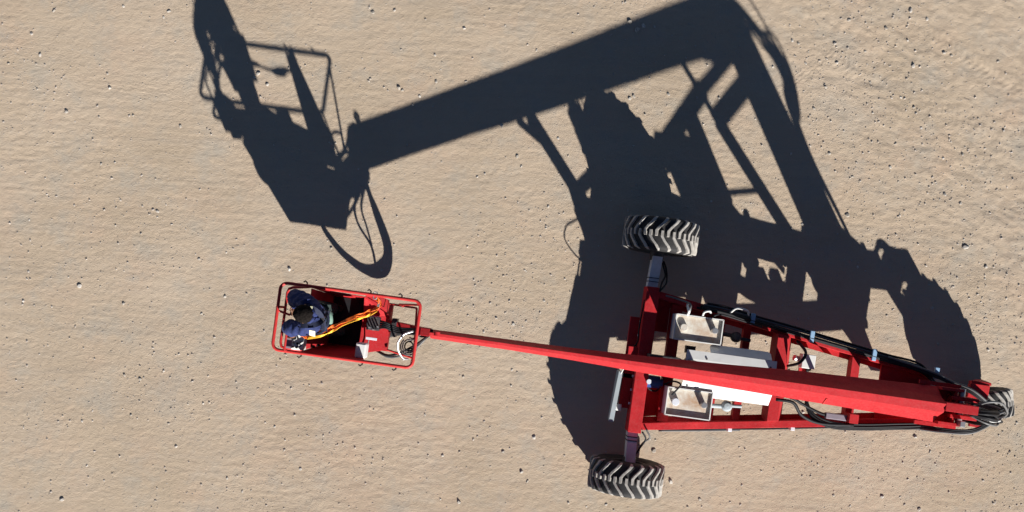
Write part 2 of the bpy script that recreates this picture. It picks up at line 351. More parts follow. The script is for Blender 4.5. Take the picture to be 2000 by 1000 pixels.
for s in (1, -1):
    leg = MB().hexa([(-.055, s * .8855, .42), (.07, s * .8855, .42), (.09, s * 1.27, .38), (-.03, s * 1.27, .38), (-.055, s * .8855, .60), (.07, s * .8855, .60), (.09, s * 1.27, .57), (-.03, s * 1.27, .57)])
    leg.build('axle_leg', M['silver'], chassis, bevel=.006)
    for yy in (.955, 1.0): MB().box(-.058, .073, s * yy - .004, s * yy + .004, .44, .604).build('strap', M['black'], chassis)

# --- wheels
def tread_r(y): a = abs(y); return .432 - .55 * max(0, a - .12) ** 2 / .24 - (9.0 * max(0, a - .175) ** 2)
prof = [(.20, -.165), (.24, -.19), (.31, -.208), (.375, -.203)] + [(tread_r(y), y) for y in np.linspace(-.187, .187, 13)] + [(.375, .203), (.31, .208), (.24, .19), (.20, .165)]
t = MB().lathe(prof, 'y', 56); tyre_src = t
def lug_mesh(side):
    # lug path over the tread: short straight tip over the centre, then a long arm swept back to the shoulder
    path = [(.0, -.035), (.0, .035), (.035, .085), (.085, .14), (.112, .182), (.118, .203)]
    wid = [.034, .040, .042, .042, .044, .036]; hgt = [.029, .030, .030, .031, .033, .026]
    rings = []
    for (sarc, y), w, h in zip(path, wid, hgt):
        y *= side; r0 = tread_r(y) - .012; r1 = tread_r(y) + h; rg = []
        if abs(y) > .195: r0 = .33; r1 = .39
        for ds, r in ((-w / 2, r0), (w / 2, r0), (w / 2 * .86, r1), (-w / 2 * .86, r1)):
            a = (sarc + ds) / .45; rg.append((r * math.sin(a), y, r * math.cos(a)))
        rings.append(rg)
    return MB().loft(rings)
lug_data = None
def wheel(x, y, steer, flip, inner):
    global lug_data
    m = MB().lathe([(.045, -.05), (.20, -.05), (.203, -.172), (.222, -.178), (.222, -.168), (.21, -.16), (.205, .16), (.222, .168), (.222, .178), (.203, .172), (.20, -.03), (.045, -.03)], 'y', 40)
    m.cyl((0, -.09, 0), (0, .09, 0), .09, 20)
    w = m.build('wheel', M['engine'], lift, smooth=False)
    w.location = (x, y, .455); w.rotation_euler = (0, 0, steer)
    ty = bpy.data.objects.new('tyre', TY); C.objects.link(ty); ty.parent = w
    for side in (0, 1):
        for k in range(20):
            o = bpy.data.objects.new('lug', LUG[side]); C.objects.link(o); o.parent = w
            sgn = -1 if flip else 1
            o.rotation_euler = (0, (k + .5 * side) * 2 * math.pi / 20 + .06, math.pi if flip else 0)
    return w
_o = t.build('tyre', M['rubber'], None, smooth=True); TY = _o.data; bpy.data.objects.remove(_o)
LUG = []
for sd in (1, -1):
    _o = lug_mesh(sd).build('lug', M['lug'], None, bevel=.004); LUG.append(_o.data); bpy.data.objects.remove(_o)
for s in (1, -1):
    w = wheel(.045 if s > 0 else .015, 1.525 if s > 0 else -1.455, 0, False, -s)
    MB().cyl((.03, s * 1.22, .455), (.03, s * 1.50, .455), .085, 20).build('hub_motor', M['engine'], lift)
rw = wheel(4.235, .01, R(12), True, 0)
rw.scale = (.85, .85, .85); rw.location.z = .455 * .85
# rear fork over the steered wheel
fk = MB().hexa([(3.84, -.06, .82), (4.11, -.10, .82), (4.13, .25, .82), (3.88, .25, .82), (3.84, -.06, .89), (4.10, -.10, .87), (4.12, .25, .87), (3.88, .25, .89)])
fk.hexa([(4.10, .24, .34), (4.26, .28, .34), (4.25, .31, .34), (4.09, .27, .34), (3.90, .2505, .86), (4.14, .2505, .86), (4.135, .285, .86), (3.90, .285, .86)])
fk.hexa([(4.18, -.29, .34), (4.34, -.26, .34), (4.34, -.23, .34), (4.18, -.26, .34), (3.94, -.262, .83), (4.13, -.262, .83), (4.13, -.2305, .83), (3.94, -.2305, .83)])
fk.hexa([(3.94, -.262, .82), (4.09, -.262, .82), (4.10, -.1005, .82), (3.94, -.0605, .82), (3.94, -.262, .865), (4.09, -.262, .865), (4.09, -.1005, .865), (3.94, -.0605, .865)])
fk.box(3.44, 3.839, -.08, .08, .74, .93)
fk.cyl((4.18, .30, .387), (4.29, -.28, .387), .045, 14)
fk.build('rear_fork', RED, lift, bevel=.006)

# --- mast
ms = MB()
for s in (1, -1):
    y0, y1 = (s * .075, s * .115)
    ms.hexa([(3.05, min(y0, y1), .662), (3.56, min(y0, y1), .662), (3.56, max(y0, y1), .662), (3.05, max(y0, y1), .662), (3.09, min(y0, y1), 1.05), (3.46, min(y0, y1), 1.05), (3.46, max(y0, y1), 1.05), (3.09, max(y0, y1), 1.05)])
    ms.hexa([(3.09, min(y0, y1), 1.05), (3.46, min(y0, y1), 1.05), (3.46, max(y0, y1), 1.05), (3.09, max(y0, y1), 1.05), (3.02, min(y0, y1), 2.45), (3.30, min(y0, y1), 2.45), (3.30, max(y0, y1), 2.45), (3.02, max(y0, y1), 2.45)])
ms.hexa([(3.10, -.075, .70), (3.42, -.075, .70), (3.42, .075, .70), (3.10, .075, .70), (3.06, -.075, 2.15), (3.27, -.075, 2.15), (3.27, .075, 2.15), (3.06, .075, 2.15)])
mast = ms.build('mast', RED, lift, bevel=.005)
MB().bar((3.42, 0, 1.12), (3.74, 0, .92), .06, .05).build('brace', RED, mast, bevel=.004)
MB().cyl((3.15, -.20, 2.36), (3.15, .20, 2.36), .035, 16).build('pivot_pin', M['chrome'], mast)

# --- boom: tapered, narrow ridge on top, flared sides
def ztop(x): return 1.385 + (x + 2.5) * .226
def boom_ring(x, yn, ya, yb, ys, d):          # north foot, ridge from ya to yb, south foot
    z = ztop(x); mn, msd = ya + (yn - ya) * .42, yb + (ys - yb) * .42
    return [(x, ys, z - d), (x, yn, z - d), (x, yn, z - d + .03), (x, mn, z - d * .5), (x, ya, z), (x, yb, z - .42 * (ya - yb)), (x, msd, z - d * .55), (x, ys, z - d + .03)]
secs = [(-2.55, .034, .004, -.030, -.072, .27), (-1.6, .044, .004, -.030, -.076, .28), (-.9, .050, .006, -.033, -.088, .28), (-.2, .070, .008, -.038, -.112, .29), (.73, .108, .018, -.044, -.142, .29), (1.46, .146, .024, -.050, -.160, .30), (2.90, .190, .030, -.064, -.190, .31)]
boom = MB().loft([boom_ring(*q) for q in secs]).build('boom', RED, lift, bevel=.004)
for x in (1.80,):
    z = ztop(x); MB().loft([[(x + dx, -.165, z - .27), (x + dx, -.098, z - .155), (x + dx, -.104, z - .150), (x + dx, -.172, z - .268)] for dx in (-.006, .006)]).build('weld_seam', M['red_clean'], boom)
# boom head: ridge runs on to the pivot between open boxed cheeks
zh = ztop(3.0)
MB().loft([[(x, -.05, zt - .26), (x, .05, zt - .26), (x, .045, zt), (x, -.045, zt)] for x, zt in ((2.9005, ztop(2.9) - .003), (3.22, ztop(3.05)))]).build('head_ridge', RED, boom, bevel=.004)
for s in (1, -1):
    a, b = sorted((s * .165, s * .195)); MB().hexa([(2.9005, a, zh - .34), (3.20, a, zh - .34), (3.20, b, zh - .34), (2.9005, b, zh - .34), (2.9005, a, zh - .17), (3.13, a, zh - .17), (3.13, b, zh - .17), (2.9005, b, zh - .17)]).build('head_cheek', RED, boom, bevel=.003)
    a, b = sorted((s * .0505, s * .1645)); MB().box(2.9005, 3.10, a, b, zh - .33, zh - .31).build('head_floor', RED, boom)
    MB().box(3.05, 3.075, a, b, zh - .3095, zh - .19).build('head_web', RED, boom)
    a, b = sorted((s * .1955, s * .235)); MB().box(2.72, 3.16, a, b, zh - .36, zh - .33).build('head_flange', RED, boom)
MB().box(3.10, 3.15, -.19, -.13, zh - .20, zh - .09).build('pin_block', M['chrome'], boom, bevel=.004)
# knuckle arm between boom tip and basket
kn = MB().loft([[(x, -w, z0), (x, w, z0), (x, w, z1), (x, -w, z1)] for x, w, z0, z1 in ((-2.5505, .045, 1.11, 1.37), (-2.66, .045, 1.03, 1.33), (-2.78, .05, .92, 1.14), (-3.06, .07, .86, 1.02))])
knuckle = kn.build('knuckle_arm', RED, boom, bevel=.006)
MB().lathe([(.018, -.02), (.034, -.02), (.034, .02), (.018, .02)], 'y', 18, (-2.46, 0, 1.425)).build('lifting_eye', RED, boom)

# --- cylinders under the boom
cy = MB().cyl((2.92, 0, .70), (2.44, 0, 1.74), .068, 18).cyl((2.93, -.07, .70), (2.93, .07, .70), .08, 14).build('lift_cylinder', RED, lift, smooth=False)
MB().cyl((2.44, 0, 1.74), (2.24, 0, 2.20), .030, 14).build('piston_rod', M['chrome'], cy)
lv = MB().cyl((3.10, 0, 2.26), (2.35, 0, 1.92), .050, 18).cyl((2.40, 0, 1.94), (1.62, 0, 1.54), .068, 16).build('levelling_cylinder', RED, lift)
MB().bar((2.42, 0, 1.74), (3.14, 0, 2.07), .09, .13).build('cylinder_bracket', RED, lv, bevel=.004)

# --- engine, hood and tanks
MB().box(1.55, 1.72, -.09, .09, .80, 1.50).box(1.46, 1.74, -.10, .10, 1.40, 1.56).build('arch_post', RED, lift, bevel=.008)
en = MB().box(1.80, 2.14, -.10, .10, 1.14, 1.56).box(2.0, 2.16, -.07, .07, 1.50, 1.72).build('valve_cabinet', M['engine'], lift, bevel=.012)
MB().box(2.09, 2.12, -.03, .03, .72, 1.14).box(2.02, 2.20, -.06, .06, .64, .72).build('cabinet_leg', RED, en)
MB().bar((2.12, 0, 1.18), (2.50, 0, .74), .04, .035).build('cabinet_strut', RED, en)
MB().bar((2.12, 0, 1.24), (2.66, 0, 1.30), .03, .03).build('cabinet_strut', RED, en)
MB().bar((1.72, 0, 1.45), (1.82, 0, 1.45), .12, .10).build('cabinet_mount', RED, en)
tw = MB().box(.48, .55, -.105, .085, .76, 1.36).box(.48, .70, -.10, .085, 1.3605, 1.60).box(.47, .62, -.075, .075, 1.6005, 1.70).box(.03, .40, -.11, .085, .757, 1.04).box(.40, .48, -.08, .07, .80, .95).build('oil_tower', M['engine'], lift, bevel=.01)
MB().cyl((.52, 0, 1.69), (.50, 0, 1.80), .018, 10).cyl((.62, 0, 1.60), (.66, 0, 1.82), .010, 10).cyl((.66, 0, 1.60), (.72, 0, 1.83), .008, 10).build('tower_pipe', M['engine'], tw)
MB().box(1.70, 2.50, -.06, .06, .58, .6395).build('spine', RED, chassis)
MB().box(1.90, 2.02, .0605, .32, .605, .64).build('battery_shelf', RED, chassis)
eb = MB().box(1.88, 2.04, .16, .33, .6405, .80).build('battery_box', M['white'], lift, bevel=.008)
MB().cyl((1.86, .26, .70), (1.80, .27, .72), .035, 14).build('terminal', M['chrome'], eb)
MB().cyl((1.97, .13, .70), (2.02, .16, .70), .02, 10).build('cable_stub', M['black'], eb)
hood_prof = [(-.335, .86), (-.30, .89), (-.19, .985), (-.06, 1.015), (.10, 1.015), (.198, 1.000)]
hd = MB().loft([[(x, y, z) for y, z in hood_prof] for x in (.46, 1.53)], cap=False, closed=False)
hood = hd.build('engine_hood', M['white'], lift, solid=.012)
def rplate(x0, x1, a, b, r=.05):                # sloping flange with rounded lower corners, from edge a to edge b
    (ya, za), (yb, zb) = a, b; n = 5; P = [(x0, ya, za), (x1, ya, za)]; Ln = math.hypot(yb - ya, zb - za)
    for k in range(n + 1): t = R(90 * k / n); P.append((x1 - r + r * math.cos(t), Ln - r + r * math.sin(t)))
    for k in range(n + 1): t = R(90 + 90 * k / n); P.append((x0 + r + r * math.cos(t), Ln - r + r * math.sin(t)))
    return [p if len(p) == 3 else (p[0], ya + (yb - ya) * p[1] / Ln, za + (zb - za) * p[1] / Ln) for p in P]
pp = rplate(.74, 1.47, (.1985, 1.000), (.292, .88)); MB().add(pp, [tuple(range(len(pp)))]).build('hood_flange', M['white'], hood, solid=.010)
for x, y, z in ((.70, .12, 1.021), (1.46, .12, 1.021), (.52, -.22, .972)): MB().cyl((x, y, z - .01), (x, y, z + .006), .012, 8).build('hood_bolt', M['engine'], hood)
MB().box(.52, 1.45, -.17, .15, .60, .96).build('pump_unit', M['engine'], lift, bevel=.01)
MB().box(.50, .62, .1505, .24, .58, .66).build('hood_stay', M['engine'], hood)
def tank(y0, y1, x0, x1, yawd, rusty):
    z0, z1 = .62, .93
    m = MB().box(x0, x1, y0, y1, z0, z1)
    tk = m.build('fuel_tank', M['grey'] if False else M['white'], lift, bevel=.004)
    lid = MB().box(x0 + .012, x1 - .012, y0 + .012, y1 - .012, z1 + .0005, z1 + .004).build('lid', M['cream'], tk)
    for a in ((x0, x1, y0 - .004, y0 + .008), (x0, x1, y1 - .008, y1 + .004), (x0 - .004, x0 + .008, y0, y1), (x1 - .008, x1 + .004, y0, y1)):
        MB().box(a[0], a[1], a[2], a[3], z1 - .03, z1 + .045).build('lip', M['white'], tk)
    c1 = MB().cyl((x0 + .11, (y0 + y1) / 2 + .0, z1), (x0 + .11, (y0 + y1) / 2, z1 + .05), .045, 18).build('filler_cap', M['cream'] if rusty else M['silver'], tk, bevel=.006)
    c2 = MB().cyl((x1 - .10, (y0 + y1) / 2 + .01, z1), (x1 - .10, (y0 + y1) / 2 + .01, z1 + .13), .036, 18).build('breather', M['chrome'], tk, bevel=.006)
    for bx in (x0 + .05, x1 - .05): MB().box(bx - .02, bx + .02, min(y0, y1) - .004 + .02, max(y0, y1) - .02, .50, z0).build('tank_foot', M['engine'], tk)
    return tk
tank(.30, .60, .285, .85, 0, True)
tank(-.60, -.27, .305, .84, 0, False)
tk = MB().cyl((.08, -.25, .66), (.24, -.25, .66), .075, 20).cyl((.24, -.25, .66), (.28, -.25, .66), .045, 16).build('drive_motor', M['blue'], lift, bevel=.006)
MB().cyl((.095, -.25, .74), (.095, -.25, .80), .03, 12).build('motor_port', M['silver'], tk)
MB().box(.14, .22, -.30, -.20, .53, .60).build('motor_foot', M['engine'], tk)
for s, zc in ((1, .72), (-1, .72)):
    vb = MB().cyl((.88, s * .44, zc), (1.02, s * .43, zc), .026, 12).lathe([(.001, -.075), (.045, -.06), (.065, -.02), (.065, .03), (.04, .065), (.001, .07)], 'z', 16, (1.07, s * .42, zc)).cyl((1.11, s * .41, zc), (1.25, s * .40, zc), .02, 12)
    vb.build('suction_filter', M['engine'] if s > 0 else M['grey'], lift, smooth=False)
# upright grey guard panel in front of the crossbeam
gp = MB().hexa([(-.285, -.80, .30), (-.262, -.80, .30), (-.232, -.18, .30), (-.255, -.18, .30), (-.305, -.80, .63), (-.245, -.80, .63), (-.215, -.18, .63), (-.262, -.18, .63)])
gp.build('guard_panel', M['grey'], lift, bevel=.004)
MB().box(-.25, -.17, -.66, -.58, .50, .60).build('panel_bracket', M['white'], lift, bevel=.01)
MB().box(-.245, -.0752, -.25, -.20, .50, .56).build('panel_bracket', M['grey'], lift)
# boom rest on the crossbeam
br = MB().bar((.06, 0, .76), (.13, 0, 1.14), .10, .17).bar((.13, 0, 1.10), (-.10, 0, 1.60), .09, .11).bar((-.05, 0, 1.42), (-.29, 0, 1.56), .05, .05).bar((.13, 0, 1.12), (.40, 0, 1.23), .05, .09)
br.box(-.19, -.0755, -.03, .14, .64, .70)
br.build('boom_rest', RED, lift, bevel=.005)
MB().box(2.24, 2.49, -.40, -.33, .745, .84).build('hose_cover', M['purple'], lift, bevel=.008)
MB().box(2.49, 2.60, -.41, -.30, .742, .93).build('hose_post', RED, lift, bevel=.004)

# --- hoses
def hose(pts, r, mat, k=6, n=8): return MB().tube(pts, r, n, smooth=k).build('hose', M[mat], lift, smooth=True)
def railN(x, off=0, z=.76): return (x, .80 - (x - .085) * (.565 / 3.695) + off, z)
for off, zz, mt, dx in ((.00, .765, 'black', 0), (.030, .765, 'black', .02), (.058, .75, 'greyhose', .04), (.085, .75, 'black', .06), (.015, .792, 'black', .03)):
    top = 2.62 - dx * 1.5
    hose([railN(.55 + dx * 2, off - .02, zz)] + [railN(x, off + random.uniform(-.004, .004), zz) for x in (.9, 1.3, 1.7, 2.1, 2.5, 2.9, 3.3)] +
         [(3.46, .20 + off * .3, .82), (3.50, .10 + off * .3, 1.12), (3.44 + dx * .4, .05 + off * .4, 1.55), (3.46 + dx, .04 + off * .4, 1.92), (3.60 + dx, .01 + off * .6, 2.16), (3.53 + dx, -.02 + off * .5, top - .20), (3.34, -.02 + off * .3, top), (3.16, -.03 + off * .2, top - .06)], .0135, mt)
for i, (off, mt) in enumerate(((-.02, 'black'), (-.05, 'black'), (.012, 'black'), (-.035, 'black'))):
    y = lambda x: -(.80 - (x - .085) * (.565 / 3.695)) + off
    hose([(2.0, y(2.0) + .30, .74), (2.1, y(2.1) + .12, .77), (2.35, y(2.35) - .0, .775), (2.7, y(2.7) - .03, .76), (3.1, y(3.1) - .03, .76), (3.45, y(3.45) - .02, .78), (3.56, -.20 + off, .95 + i * .03), (3.50 + i * .01, -.12 + off, 1.5), (3.58, -.12 + off, 1.90), (3.68 - i * .02, -.10, 2.20), (3.40, -.03 + off, 2.52 + i * .02), (3.2, -.02 + off * .6, 2.50)], .0135, mt)
for i in range(5):
    hose([(3.22, -.06 + .03 * i, 2.46), (3.38 + .02 * i, -.12 + .03 * i, 2.52 - .03 * i), (3.56 + .02 * i, -.13 + .05 * i, 2.36), (3.66 + .01 * i, -.06 + .02 * i, 2.12), (3.56, .0 + .015 * i, 1.95 - .03 * i), (3.44, .02 * i - .03, 1.75)], .012, ('greyhose', 'whitehose', 'black', 'greyhose', 'black')[i])
for i in range(3):
    hose([railN(2.9, .02 + .02 * i, .79), (3.45, .275 + .02 * i, .82), (3.66, .215 + .015 * i, .81), (3.87, .14 + .02 * i, .925 + .012 * i), (4.07, .03 + .016 * i, .925 + .01 * i), (4.20, -.035 + .012 * i, .90), (4.19, -.11, .88 - .01 * i), (4.05, -.16 + .01 * i, .875)], .0135, ('black', 'black', 'greyhose', 'black')[i])
for i in range(3):
    hose([(2.9, -.42, .72), (3.35, -.345 - .02 * i, .745), (3.60, -.33 - .02 * i, .92), (3.88, -.30 - .02 * i, 1.0), (4.10, -.20 - .02 * i, .95), (4.20, -.09 - .02 * i, .91 + .01 * i), (4.10, -.03 - .03 * i, .89)], .013, ('black', 'black', 'greyhose')[i])
hose([(3.24, .03, 2.50), (3.30, .10, 2.62), (3.46, .11, 2.60), (3.62, .02, 2.42), (3.70, -.05, 2.18)], .012, 'greyhose')
hose([(.30, -.82, .60), (.7, -.775, .59), (1.1, -.71, .60), (1.6, -.64, .60), (2.2, -.545, .60), (2.9, -.44, .60), (3.5, -.35, .62)], .011, 'black')
hose([(.32, -.84, .58), (.62, -.80, .575), (1.0, -.745, .58), (1.3, -.70, .58)], .009, 'greyhose')
# short lines round the tanks
hose([(.44, .62, .90), (.44, .68, .96), (.43, .74, .92), (.30, .78, .78), (.16, .80, .77)], .012, 'greyhose')
hose([(.42, .60, .94), (.42, .645, 1.02), (.41, .68, .98), (.42, .73, .85)], .016, 'white')
hose([(.60, .60, .92), (.60, .66, 1.02), (.66, .68, 1.02), (.70, .66, .90)], .013, 'whitehose')
hose([(.95, .70, .80), (1.0, .76, .90), (1.12, .75, .91), (1.17, .70, .80)], .012, 'whitehose')
hose([(.74, .60, .90), (.74, .64, .96), (.82, .66, .92), (1.0, .64, .84), (1.35, .58, .80)], .012, 'black')
hose([(.08, .86, .765), (.10, .95, .72), (.14, 1.05, .62), (.10, 1.20, .52)], .011, 'black')
hose([(.08, .84, .765), (.16, .96, .66), (.15, 1.12, .58), (.12, 1.22, .47)], .011, 'black')
hose([(.10, -.86, .765), (.16, -.95, .70), (.12, -1.08, .58), (.08, -1.2, .50)], .011, 'black')
hose([(.14, -.82, .765), (.20, -.92, .74), (.14, -1.02, .60), (.09, -1.2, .47)], .010, 'greyhose')
hose([(-.077, .72, .70), (-.10, .4, .72), (-.09, .2, .66), (-.17, .06, .62), (-.12, -.08, .66)], .010, 'black')
hose([(-.24, -.22, .62), (-.20, -.12, .66), (-.13, -.04, .72), (-.08, .02, .74)], .008, 'whitehose')
hose([(-.19, .02, .60), (-.27, .0, .68), (-.31, .0, .77), (-.22, .0, .86), (-.10, .0, .90), (.06, .0, .94)], .008, 'black')
hose([(1.72, .16, .78), (1.80, .22, .98), (1.86, .34, .98), (1.84, .43, .80), (1.80, .47, .74)], .018, 'black')
hose([(1.60, -.20, .91), (1.76, -.20, .93), (1.92, -.26, .86), (2.16, -.345, .82), (2.3, -.36, .80)], .018, 'black')
hose([(1.60, -.25, .91), (1.80, -.26, .94), (1.95, -.40, .84), (2.2, -.47, .78), (2.6, -.44, .78)], .020, 'black')
hose([(.30, -.26, .68), (.36, -.20, .92), (.44, -.22, 1.0), (.40, -.30, .98), (.36, -.36, .96)], .011, 'black')
hose([(.26, -.30, .62), (.22, -.36, .60), (.14, -.35, .60), (.10, -.30, .62)], .011, 'black')
for x in (1.23, 1.96, 2.73, 3.50):
    MB().bar(railN(x, -.035, .775), railN(x + .001, .105, .785), .05, .050).build('hose_clamp', M['clamp'], lift, bevel=.006)
for x in (1.15, 1.9, 2.72, 3.43):
    y = -(.80 - (x - .085) * (.565 / 3.695)); MB().box(x - .025, x + .025, y - .085, y - .0425, .59, .72).build('hose_clamp', M['silver'], lift, bevel=.006)

# --- basket
bk = MB().box(-3.78, -3.06, -.31, .27, .79, .82)
basket = bk.build('basket', RED, lift)
MB().tube(rounded(-4.25, -2.67, -.41, .345, 1.64, .075), .0185, 10, closed=True).build('top_rail', M['red_clean'], basket, smooth=True)
MB().tube([(-3.93, .338, 1.62), (-4.08, .315, 1.52), (-4.14, .305, 1.50), (-4.18, .285, 1.50), (-4.195, .24, 1.50), (-4.195, -.33, 1.50), (-4.18, -.375, 1.50), (-4.14, -.39, 1.50), (-3.93, -.385, 1.50)], .0165, 10).build('middle_rail', M['red_clean'], basket, smooth=True)
MB().tube([(-4.26, .07, 1.64), (-4.195, .07, 1.50)], .014, 8).build('post', M['red_clean'], basket)
MB().tube([(-4.25, .03, 1.64), (-4.11, -.005, 1.60)], .013, 8).build('grab_bar', M['red_clean'], basket)
def panel(name, p, th=.008, mat=RED): return MB().add(p, [tuple(range(len(p)))]).build(name, mat, basket, solid=th)
panel('side_panel', [(-3.78, -.31, .80), (-3.385, -.31, .80), (-3.22, -.40, 1.60), (-3.95, -.40, 1.60)])
MB().box(-3.77, -3.41, -.30, .26, .8205, .832).build('floor_shade_sheet', M['black'], basket)  # black sheet added over the floor to darken the shaded basket interior
panel('side_panel', [(-3.78, .27, .80), (-3.40, .27, .80), (-3.38, .305, 1.12), (-3.95, .325, 1.24)])
panel('end_panel', [(-3.78, -.31, .80), (-3.78, .27, .80), (-3.96, .32, 1.34), (-3.94, -.38, 1.34)])
# raised step at the boom end of the basket, lit by the sun
MB().hexa([(-3.40, -.36, .8205), (-3.06, -.285, .8205), (-3.06, .255, .8205), (-3.36, .27, .8205), (-3.38, -.37, 1.02), (-3.05, -.285, .97), (-3.07, .12, .97), (-3.38, .06, 1.02)]).build('step', RED, basket, bevel=.004)
panel('lean_panel', [(-3.37, .07, 1.022), (-3.08, .12, .975), (-3.09, .30, 1.05), (-3.16, .338, 1.62), (-3.27, .338, 1.62), (-3.38, .30, 1.10)])
for p in ([(-3.08, .26, 1.0), (-2.76, .255, 1.05)], [(-3.05, -.28, 1.0), (-2.72, -.335, 1.05)], [(-2.76, .255, 1.05), (-2.72, -.335, 1.05)]):
    MB().tube(p, .0125, 8).build('lower_rail', M['red_clean'], basket)
for p in ([(-2.70, .30, 1.63), (-2.97, .27, 1.03)], [(-2.69, -.37, 1.63), (-2.73, -.335, 1.05)]):
    MB().tube(p, .0125, 8).build('post', M['red_clean'], basket)
for x, y, s in ((-3.96, .345, 1), (-3.24, .345, 1), (-2.89, .345, 1), (-3.92, -.41, -1), (-3.23, -.41, -1), (-2.85, -.41, -1)):
    MB().tube([(x, y, 1.63), (x, y + s * .035, 1.635), (x - .022, y + s * .052, 1.64), (x - .035, y + s * .040, 1.655)], .0085, 8).build('hook', M['black'], basket)
cb = MB().hexa([(-4.05, -.385, 1.36), (-3.93, -.385, 1.36), (-3.93, -.215, 1.36), (-4.05, -.215, 1.36), (-4.05, -.385, 1.60), (-3.93, -.385, 1.55), (-3.93, -.215, 1.55), (-4.05, -.215, 1.60)]).build('control_box', M['white'], basket, bevel=.006)
MB().box(-4.115, -4.0505, -.38, -.22, 1.40, 1.59).build('visor', M['purple'], cb, bevel=.006)
for i, (dx, dy, r) in enumerate(((.022, .03, .010), (.022, .075, .010), (.022, .13, .022), (.060, .03, .013), (.062, .072, .012), (.060, .13, .010), (.095, .05, .008), (.095, .09, .008))):
    x = -4.05 + dx; MB().cyl((x, -.385 + dy, 1.595 - dx * .417), (x, -.385 + dy, 1.625 - dx * .417), r, 10).build('knob', M['black'], cb)
MB().tube([(-4.09, -.40, 1.63), (-4.09, -.40, 1.75), (-4.09, -.22, 1.75), (-4.09, -.215, 1.60)], .012, 8).build('control_guard', M['red_clean'], basket)
MB().box(-3.345, -3.225, -.385, -.215, 1.30, 1.52).build('document_box', M['white'], basket, bevel=.018)
# valve block with pipes
vb = MB().box(-3.31, -3.16, -.07, .09, 1.02, 1.13).build('valve_block', M['engine'], basket, bevel=.006)
for i in range(6):
    MB().cyl((-3.29 + .024 * i, -.06 + .02 * (i % 3), 1.13), (-3.29 + .024 * i, -.06 + .02 * (i % 3), 1.19 + .01 * (i % 2)), .010, 8).build('valve_stem', M['chrome'] if i % 2 else M['black'], vb)
for y in (.085, -.17): MB().bar((-3.30, y, 1.10), (-3.17, y, 1.10), .03, .03).build('pipe_clamp', M['silver'], vb, bevel=.004)
MB().tube([(-3.26, -.17, 1.10), (-3.28, -.26, 1.06), (-3.33, -.33, 1.04)], .008, 8, smooth=4).build('pipe', M['engine'], vb)
MB().box(-3.03, -2.965, -.12, .10, .90, 1.06).build('pivot_bearing', M['engine'], basket, bevel=.01)
for i in range(4):
    hose([(-3.17, -.04 + .03 * i, 1.10), (-3.08, -.02 + .02 * i, 1.16), (-2.95, -.06 + .02 * i, 1.13), (-2.78, -.05 + .02 * i, 1.20), (-2.62, -.03 + .02 * i, 1.33), (-2.52, -.03 + .02 * i, 1.30)], .012, 'black')
for i in range(6):
    d = .022 * (i % 3); e = .03 * (i // 3)
    hose([(-2.54, .02 - d, 1.12), (-2.67, -.02 - d, 1.02), (-2.735 + d * .5 + e, -.03, .80), (-2.775 + d * .6 + e, -.06 + d, .56), (-2.93 + e, -.08 + d, .46 - d * .8 - e * 1.4), (-3.11 - e * .2, -.14 + d, .46 - d * .8 - e * 1.3), (-3.27 - d * .3 - e, -.21 + d * .6, .56), (-3.37 - e * .4, -.26 + d * .4, .72), (-3.38, -.27, .80)], .019, 'black')
hose([(-3.86, -.345, 1.26), (-3.905, -.35, 1.19), (-3.90, -.35, 1.12), (-3.86, -.34, 1.07), (-3.82, -.335, 1.06)], .02, 'black')
hose([(-2.60, -.05, 1.04), (-2.92, -.06, .86), (-3.00, -.07, .72), (-2.94, -.08, .58), (-2.99, -.08, .44)], .014, 'black')
hose([(-2.62, -.05, 1.04), (-2.86, -.06, .84), (-2.90, -.07, .70), (-2.93, -.08, .58)], .012, 'black')
hose([(-3.22, -.30, .84), (-3.05, -.35, .92), (-2.9, -.30, .98), (-2.72, -.18, 1.06), (-2.58, -.05, 1.10)], .016, 'black')
hose([(-3.20, -.31, .82), (-3.04, -.37, .88), (-2.88, -.33, .94), (-2.70, -.20, 1.02), (-2.58, -.04, 1.07)], .013, 'greyhose')
hose([(-2.74, -.01, 1.30), (-2.84, -.06, 1.32), (-2.90, -.16, 1.28), (-2.89, -.26, 1.22), (-2.83, -.345, 1.14), (-2.78, -.35, 1.10)], .013, 'chrome')
for k in range(3):
    rr = .05 + .022 * k
    hose([(-2.79 + rr * math.cos(a), -.20 + rr * 1.1 * math.sin(a), 1.06 + .02 * k + .02 * math.sin(2 * a)) for a in np.linspace(.4 + k, 5.9 + k, 9)], .009, ('black', 'greyhose', 'engine')[k], k=4)
hose([(-2.79, -.15, 1.06), (-2.72, -.08, 1.08), (-2.62, -.02, 1.10)], .010, 'engine')

